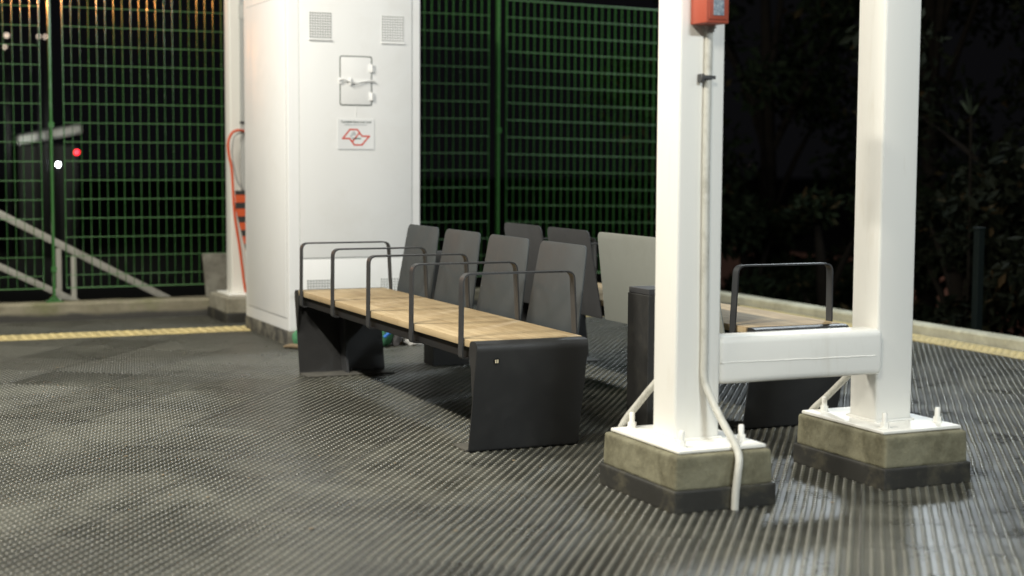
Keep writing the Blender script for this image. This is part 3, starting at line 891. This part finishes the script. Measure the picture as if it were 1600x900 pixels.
# ------------------------------------------------------------------ far white post and its clutter beside the cabinet
fp = empty('white_post', (2.875, 11.40, 0.185), 'white steel post on a concrete footing, at the left edge of the cabinet', 'post')
m = MB(); m.box(-0.062, 0.10, -0.08, 0.08, 0.0, 3.3, 0.008, 3); m.build('upright', M['white_steel'], fp, smooth=40)
m = MB(); m.box(-0.11, 0.16, -0.19, 0.19, -0.001, 0.012, 0.002, 1); m.build('base_plate', M['white_steel'], fp)
gp = empty('grey_pipe', (2.905, 11.28, 0.2), 'grey pipe running up the front of the far white post', 'pipe')
m = MB(); m.tube([(-0.003, 0, 3.1), (-0.004, 0, 0.55)], 0.026, 16); m.build('pipe', M['pipe_grey'], gp, smooth=60)
m = MB(); m.tube([(-0.003, 0, 2.0), (-0.003, 0, 2.10)], 0.032, 16); m.build('coupling', M['steel'], gp, smooth=60)
for z in (1.25,):
    m = MB(); m.box(-0.04, 0.034, -0.034, -0.028, z-0.007, z+0.007, 0.001, 1); m.tube([(-0.003, 0, z-0.008), (-0.003, 0, z+0.008)], 0.029, 16); m.build('clip', M['dark_clip'], gp)
wp = empty('bent_pipe', (2.95, 11.16, 0.2), 'thin off-white pipe bending down beside the far white post', 'pipe')
m = MB(); m.tube([(-0.035, 0.08, 1.2), (-0.037, 0.08, 0.45), (-0.03, 0.06, 0.30), (0.02, -0.02, 0.06), (0.05, -0.06, 0.0)], 0.013, 10, 6); m.build('pipe', M['pvc'], wp, smooth=60)
cd = empty('orange_cord', (2.876, 11.2, 0.2), 'orange cord looped over a clip on the grey pipe beside the cabinet', 'cord')
c0 = Vector((2.876, 11.2, 0.2))
m = MB(); m.tube([Vector(p)-c0 for p in ((2.90, 11.24, 1.385), (2.845, 11.20, 1.392), (2.795, 11.20, 1.372), (2.765, 11.20, 1.30), (2.772, 11.2, 1.2), (2.790, 11.2, 1.10), (2.806, 11.2, 0.80), (2.845, 11.2, 0.52), (2.872, 11.2, 0.29), (2.885, 11.2, 0.21))], 0.010, 8, 5)
m.build('cord', M['cord'], cd, smooth=60)
m = MB(); m.tube([Vector(p)-c0 for p in ((2.90, 11.255, 1.375), (2.85, 11.22, 1.37), (2.805, 11.21, 1.33), (2.795, 11.21, 1.22), (2.825, 11.215, 1.05), (2.86, 11.22, 0.98))], 0.006, 8, 5)
m.build('thin_wire', M['pipe_grey'], cd, smooth=60)
hb = empty('barrier_board', (2.93, 11.17, 0.2), 'orange and black striped barrier board, upright behind the left side of the cabinet', 'barrier')
m = MB()
m.prism([(0.02, 0.02), (0.12, 0.02), (0.12, 0.757), (-0.125, 0.757), (-0.122, 0.62)], lambda a, b, c: (a, c, b), -0.012, 0.008, 0.002)
m.build('striped_sheet', M['stripes'], hb)
sl = empty('concrete_slab', (2.79, 11.745, 0.133), 'small weathered grey slab standing on the kerb against the fence, left of the far white post', 'slab')
m = MB(); m.hexa([(-0.075, -0.035, 0.0), (0.11, -0.035, 0.0), (0.11, 0.0, 0.0), (-0.075, 0.0, 0.0)], [(-0.100, -0.02, 0.335), (0.11, -0.02, 0.335), (0.11, 0.012, 0.335), (-0.100, 0.012, 0.335)], 0.004, 2)
m.build('slab', M['slab'], sl)

# stair handrail beyond the back fence
hr = empty('stair_handrail', (2.0, 12.4, -1.3), 'dull steel stair handrail with two rails sloping down behind the left fence', 'handrail')
o3 = Vector((2.0, 12.4, -1.3))
def bar(mb, a, b, w, d):
    a = Vector(a)-o3; b = Vector(b)-o3
    t = (b-a).normalized(); nn = Vector((-t.z, 0, t.x))*w/2
    mb.hexa([a-nn+Vector((0,-d,0)), a+nn+Vector((0,-d,0)), a+nn+Vector((0,d,0)), a-nn+Vector((0,d,0))],
            [b-nn+Vector((0,-d,0)), b+nn+Vector((0,-d,0)), b+nn+Vector((0,d,0)), b-nn+Vector((0,d,0))], 0.006, 2)
m = MB(); bar(m, (0.2, 12.4, 1.355), (4.3, 12.4, -0.872), 0.056, 0.022); m.build('top_rail', M['galv_dull'], hr, smooth=40)
m = MB(); bar(m, (0.2, 12.4, 0.915), (3.9, 12.4, -0.97), 0.050, 0.022); m.build('lower_rail', M['galv_dull'], hr, smooth=40)
for x, zt in ((1.727, 0.492), (1.838, 0.43)):
    m = MB(); bar(m, (x, 12.4, -1.3), (x, 12.4, zt), 0.040, 0.018); m.build('baluster', M['galv_dull'], hr, smooth=40)

# ------------------------------------------------------------------ belongings and litter on the floor
def lump(cx, cy, cz, rx, ry, rz_, seed, amp=0.25, sub=3):
    b = bmesh.new()
    bmesh.ops.create_icosphere(b, subdivisions=sub, radius=1.0)
    from mathutils import noise as mn
    for v in b.verts:
        d = 1 + amp*mn.fractal(v.co*1.8+Vector((seed*7.3, seed*3.1, 0)), 0.8, 2.0, 4)
        v.co = Vector((cx+v.co.x*rx*d, cy+v.co.y*ry*d, max(0.004, cz+v.co.z*rz_*d)))
    return b
gb = empty('green_bag', (3.345, 9.38, 0), 'green cloth bag with blue straps on the floor under the far bench end', 'bag')
m = MB(); m._merge(lump(-0.05, 0.02, 0.13, 0.105, 0.08, 0.14, 1)); m._merge(lump(-0.09, -0.035, 0.06, 0.06, 0.05, 0.07, 2)); m.build('bag_body', M['bag_green'], gb, smooth=60)
m = MB(); m.tube([(0.035, -0.06, 0.225), (0.04, -0.075, 0.17), (0.005, -0.085, 0.12), (-0.045, -0.085, 0.085), (-0.06, -0.08, 0.07)], 0.010, 8, 5); m.build('strap', M['bag_blue'], gb, smooth=60)
m = MB(); m._merge(lump(0.045, 0.0, 0.075, 0.035, 0.055, 0.085, 3)); m.build('side_pocket', M['bag_grey'], gb, smooth=60)
wb = empty('plastic_bag', (3.54, 9.44, 0), 'crumpled white plastic bag on the floor behind the long bench, beside green bag', 'plastic bag')
m = MB(); m._merge(lump(0.02, 0, 0.05, 0.14, 0.07, 0.062, 5, 0.45)); m._merge(lump(-0.02, -0.06, 0.025, 0.06, 0.04, 0.035, 6, 0.4)); m._merge(lump(0.15, 0.02, 0.045, 0.09, 0.06, 0.05, 8, 0.4)); m.build('bag_film', M['bag_white'], wb, smooth=50)
pk = MB(); pk._merge(lump(3.435, 9.45, 0.04, 0.035, 0.03, 0.05, 9, 0.2)); tag(pk.build('snack_packet', M['peach'], smooth=50), 'small peach coloured packet on the floor between green bag and white plastic bag', 'packet')
gs = MB(); gs._merge(lump(2.795, 9.575, 0.055, 0.030, 0.025, 0.055, 11, 0.2)); tag(gs.build('drink_bottle', M['bag_green'], smooth=50), 'small green bottle on the floor at the front corner of the white cabinet', 'bottle')
lf = MB()
lf.tube([(2.695, 9.53, 0.010), (2.735, 9.49, 0.018), (2.775, 9.43, 0.016), (2.80, 9.385, 0.008)], [0.006, 0.016, 0.014, 0.004], 7, 4)
tag(lf.build('dry_leaf', M['leaf_brown'], smooth=60), 'curled dry leaf on the floor in front of the white cabinet corner', 'leaf')
# scattered crumbs of grit and leaf on the rubber
gr = MB()
for _ in range(150):
    x = random.uniform(0.6, 6.0); y = random.uniform(4.4, 11.0); s_ = random.uniform(0.002, 0.006)
    a = random.random()*6.28
    b = bmesh.new(); bmesh.ops.create_icosphere(b, subdivisions=1, radius=1)
    for v in b.verts: v.co = Vector((x+math.cos(a)*v.co.x*s_*1.8-math.sin(a)*v.co.y*s_, y+math.sin(a)*v.co.x*s_*1.8+math.cos(a)*v.co.y*s_, 0.0045+v.co.z*s_*0.5))
    gr._merge(b)
tag(gr.build('grit', M['leaf_brown']), 'scattered crumbs of grit and leaf on the black rubber floor', 'grit', kind='stuff')

# ------------------------------------------------------------------ right side: dark fence posts, shrubs and trees
def dark_post(x, y, h, label):
    o = empty('dark_post', (x, y, -1.3), label, 'fence post')
    m = MB(); m.box(-0.028, 0.028, -0.028, 0.028, 0, h+1.3, 0.004, 1); m.build('upright', M['green_dark'], o)
    m = MB(); m.box(-0.033, 0.033, -0.033, 0.033, h+1.301, h+1.32, 0.004, 1); m.build('cap', M['green_dark'], o)
dark_post(7.42, 8.60, 0.72, 'dark green post beyond the right kerb, right of the right white column')

def foliage(centers, n, size, name, mat, parent, base):
    """centers: list of (x, y, z, rx, ry, rz); leaf quads folded along the midrib"""
    w = np.array([c[3]*c[4]*c[5] for c in centers])**0.7; w /= w.sum()
    idx = rng.choice(len(centers), n, p=w)
    C_ = np.array(centers)[idx]
    d = rng.normal(size=(n, 3)); d /= np.linalg.norm(d, axis=1)[:, None]
    rr = rng.random(n)**(1/2.2)
    pos = C_[:, :3] + d*rr[:, None]*C_[:, 3:] - np.array(base)
    a = rng.normal(size=(n, 3)); a[:, 2] -= 0.4; a /= np.linalg.norm(a, axis=1)[:, None]
    b = np.cross(a, rng.normal(size=(n, 3))); b /= np.linalg.norm(b, axis=1)[:, None]
    nn = np.cross(a, b)
    s = size*(0.6+0.9*rng.random(n))[:, None]
    V = np.stack([pos, pos+a*s*0.5+b*s*0.22+nn*s*0.05, pos+a*s, pos+a*s*0.5-b*s*0.22+nn*s*0.05], axis=1).reshape(-1, 3)
    F = np.arange(n*4).reshape(n, 4)
    me = bpy.data.meshes.new(name); me.from_pydata(V.tolist(), [], F.tolist()); me.update()
    me.materials.append(mat)
    return link(bpy.data.objects.new(name, me), parent)

def plant(name, x, y, h, spread, label, cat, n, size, mat, z_low=0.2, clumps=16, seed=0):
    random.seed(seed)
    base = (x, y, -1.3)
    o = empty(name, base, label, cat)
    cen = []
    for _ in range(clumps):
        t = random.random()
        z = z_low + (h-z_low)*t
        r = spread*(0.55+0.6*math.sin(math.pi*min(1, 0.15+t*0.8)))
        a = random.random()*6.283
        q = math.sqrt(random.random())*r
        k = random.uniform(0.28, 0.55)*spread*0.75
        cen.append((x+math.cos(a)*q, y+math.sin(a)*q, z, k, k, k*random.uniform(0.6, 1.0)))
    m = MB()
    m.tube([(0, 0, 0), (0.05, 0.03, (h+1.3)*0.4), (-0.04, 0.08, (h+1.3)*0.85)], [0.12, 0.09, 0.03], 8, 4)
    for c in cen[:10]:
        e = Vector(c[:3])-Vector(base)
        z0 = max(0.3, e.z*0.55)
        m.tube([(0.03, 0.03, z0), ((e.x)*0.5, (e.y)*0.5, z0*0.5+e.z*0.5+0.1), tuple(e)], [0.045, 0.03, 0.01], 6, 3)
    m.build('trunk', M['bark'], o, smooth=60)
    foliage(cen, n, size, 'crown', mat, o, base)
    return o
plant('tree', 9.6, 14.6, 4.6, 1.7, 'dark leafy tree seen between the white columns, nearer the left column', 'tree', 7000, 0.13, M['leaf'], -0.2, 22, 1)
plant('tree', 10.2, 12.6, 5.0, 1.8, 'dark leafy tree behind the right white column', 'tree', 7000, 0.13, M['leaf'], -0.2, 22, 2)
plant('tree', 9.9, 10.2, 4.6, 1.7, 'dark tree right of the right column with withered brown leaves', 'tree', 7000, 0.12, M['leaf_mix'], -0.2, 22, 3)
plant('shrub', 8.7, 12.2, 0.9, 0.75, 'low dark shrub above the kerb, seen through the gap over the crossbeam', 'shrub', 9000, 0.10, M['leaf'], -1.1, 18, 4)
plant('shrub', 8.75, 10.35, 1.0, 0.8, 'low dark shrub above the kerb, just right of the right column', 'shrub', 6500, 0.10, M['leaf_mix'], -1.1, 18, 5)
plant('shrub', 8.6, 13.35, 0.7, 0.75, 'low dark shrub above the far kerb corner, left of the half hidden armrest', 'shrub', 6500, 0.10, M['leaf'], -1.1, 16, 12)
plant('shrub', 8.8, 8.0, 1.3, 0.9, 'dark shrub above the right kerb at the right picture edge', 'shrub', 6000, 0.10, M['leaf_mix'], -1.1, 16, 6)
plant('shrub', 9.4, 14.0, 0.8, 0.9, 'low dark shrub beyond the far kerb corner, just right of the left column', 'shrub', 5000, 0.10, M['leaf'], -1.1, 14, 9)
plant('tree', 9.7, 7.3, 4.4, 1.7, 'dark tree at the right picture edge, above the kerb', 'tree', 6000, 0.12, M['leaf_mix'], -0.2, 20, 8)
# broad pale leaves
bp = empty('broad_leaf_plant', (8.55, 10.05, -1.3), 'plant with a few broad pale leaves beside the right white column', 'plant')
m = MB()
for a, t, ln in ((1.9, 0.35, 0.24), (1.2, 0.5, 0.18), (2.6, 0.7, 0.16), (0.4, 0.8, 0.15), (3.6, 0.8, 0.18)):
    dx, dz = math.cos(a)*math.sin(t), math.cos(t)
    p0 = Vector((0, 0, 2.86)); ax = Vector((dx, math.sin(a)*math.sin(t)*0.6, dz)).normalized(); sd = ax.cross(Vector((0.5, -0.8, 0.2))).normalized()
    vs = [m.bm.verts.new(p0+ax*ln*s_+sd*ln*w) for s_, w in ((0, 0), (0.3, 0.13), (0.65, 0.12), (1, 0), (0.65, -0.12), (0.3, -0.13))]
    m.bm.faces.new(vs)
m.build('leaves', M['leaf_pale'], bp)
m = MB(); m.tube([(0, 0, 0), (0.02, 0, 1.5), (0, 0, 2.87)], 0.012, 6, 4); m.build('stem', M['bark'], bp)
# salmon wall glimpsed through the leaves
sw = MB(); sw.box(13.8, 14.0, 8, 26, -1.3, -0.25, 0.01, 1)
tag(sw.build('boundary_wall', M['salmon'], loc=(13.9, 17, -1.3)), 'low salmon coloured wall glimpsed through the dark leaves beyond the kerb', 'wall')

# ------------------------------------------------------------------ far lights beyond the left fence
def far_lamp(x, y, z, r, mat, label, grp):
    o = empty('far_lamp', (x, y, -1.3), label, 'lamp', grp)
    m = MB(); m.tube([(0, 0.06, 0), (0, 0.06, z+1.3)], 0.03, 8); m.build('pole', M['black_steel'], o)
    b = bmesh.new(); bmesh.ops.create_icosphere(b, subdivisions=2, radius=r)
    for v in b.verts: v.co += Vector((0, 0, z+1.3))
    m = MB(); m._merge(b); m.build('bulb', mat, o, smooth=60)
G_ = 'small lights far beyond the left fence'
far_lamp(5.411, 38.6, 0.949, 0.034, M['lamp_white'], 'bright white light far beyond the left fence', G_)
far_lamp(5.848, 38.6, 1.241, 0.045, M['lamp_red'], 'red light far beyond the left fence', G_)
far_lamp(5.018, 38.6, 3.961, 0.030, M['lamp_pale'], 'left one of two pale lamps high beside the left fence post', G_)
far_lamp(5.172, 38.6, 3.961, 0.030, M['lamp_pale'], 'right one of two pale lamps high beside the left fence post', G_)
far_lamp(4.294, 38.6, 3.961, 0.04, M['lamp_pale'], 'pale lamp at the far left edge, upper one of two', G_)
far_lamp(4.246, 38.6, 3.690, 0.030, M['lamp_pale'], 'pale lamp at the far left edge, lower one of two', G_)
fk = empty('roadside_kiosk', (5.35, 40.5, -1.3), 'pale flat-roofed kiosk far beyond the left fence, out of focus', 'kiosk')
m = MB(); m.hexa([(-0.75, -1.0, 2.72), (0.75, -1.0, 3.02), (0.75, 1.5, 3.02), (-0.75, 1.5, 2.72)], [(-0.75, -1.0, 2.92), (0.75, -1.0, 3.22), (0.75, 1.5, 3.22), (-0.75, 1.5, 2.92)], 0.01, 1); m.build('roof', M['kiosk'] if 'kiosk' in M else M['white_steel'], fk)
m = MB(); m.box(-0.7, 0.7, -0.7, 1.3, 0, 2.71, 0.01, 1); m.build('wall', paint('dim kiosk wall', (0.055, 0.055, 0.05), 0.8), fk)

# ------------------------------------------------------------------ light
w = bpy.data.worlds.new('World'); scene.world = w; w.use_nodes = True
wn = w.node_tree; bg = wn.nodes['Background']
bg.inputs['Color'].default_value = (0.0027, 0.0027, 0.0031, 1); bg.inputs['Strength'].default_value = 1.0   # faint night sky glow

def lamp(loc, target, sx, sy, power, color, name='platform_lamp'):
    l = bpy.data.lights.new(name, 'AREA'); l.shape = 'RECTANGLE'; l.size = sx; l.size_y = sy; l.energy = power; l.color = color
    o = bpy.data.objects.new(name, l); link(o); o.location = loc
    d = (Vector(target)-Vector(loc)).normalized()
    z = -d; y = Vector((0, 1, 0)); x = y.cross(z).normalized(); y = z.cross(x).normalized()
    mt = Matrix((x, y, z)).transposed().to_4x4(); mt.translation = Vector(loc); o.matrix_world = mt
    return o
WARM = (1.0, 0.955, 0.845); COOL = (0.86, 0.95, 1.0)
for y, p in ((0.5, 150), (4.4, 240), (7.4, 260), (11.4, 70)):
    lamp((-0.65, y, 4.5), (3.0, y+0.2, 0.2), 0.16, 1.3, p, WARM)
for y, p in ((-0.5, 50), (4.2, 50)):
    lamp((7.8, y, 4.5), (3.2, y+0.2, 0.3), 0.16, 1.3, p, COOL)
lamp((8.2, 10.6, 4.6), (2.4, 6.4, 0.0), 0.6, 0.6, 200, COOL)
lamp((3.0, -2.6, 4.2), (3.2, 8.0, 0.6), 1.3, 0.16, 290, COOL)

def point(loc, power, color, r, name):
    l = bpy.data.lights.new(name, 'POINT'); l.energy = power; l.color = color; l.shadow_soft_size = r
    o = bpy.data.objects.new(name, l); link(o); o.location = loc
def sodium(x, z, p):
    l = bpy.data.lights.new('sodium_lamp', 'AREA'); l.shape = 'RECTANGLE'; l.size = 0.08; l.size_y = 0.8; l.energy = p; l.color = (1.0, 0.38, 0.10); l.spread = R(10)
    o = bpy.data.objects.new('sodium_lamp', l); link(o); o.location = (x, 35, z)
    o.rotation_euler = (Vector((1.3, 11.8, 2.2))-o.location).to_track_quat('-Z', 'Y').to_euler()
for x, z, p in ((-0.95, 4.75, 70), (-1.5, 4.9, 40), (-2.1, 4.75, 45), (-2.6, 4.85, 12), (-6.2, 5.2, 4)):
    sodium(x, z, p*0.007)
point((12.2, 17.5, 0.2), 14, (1.0, 0.75, 0.6), 0.1, 'wall_fill_light')  # unseen point light, added so the salmon wall shows lit
point((4.9, 37.6, 1.6), 45, (0.95, 1.0, 0.9), 0.1, 'kiosk_fill_light')  # unseen point light, added to brighten the kiosk roof

# ------------------------------------------------------------------ render settings
vs = scene.view_settings
vs.view_transform = 'Standard'; vs.look = 'None'; vs.gamma = 1.0; vs.use_curve_mapping = False; vs.exposure = 0.2
scene.cycles.use_denoising = True
scene.cycles.max_bounces = 6
scene.cycles.sample_clamp_indirect = 4.0
print('studs', nstud)
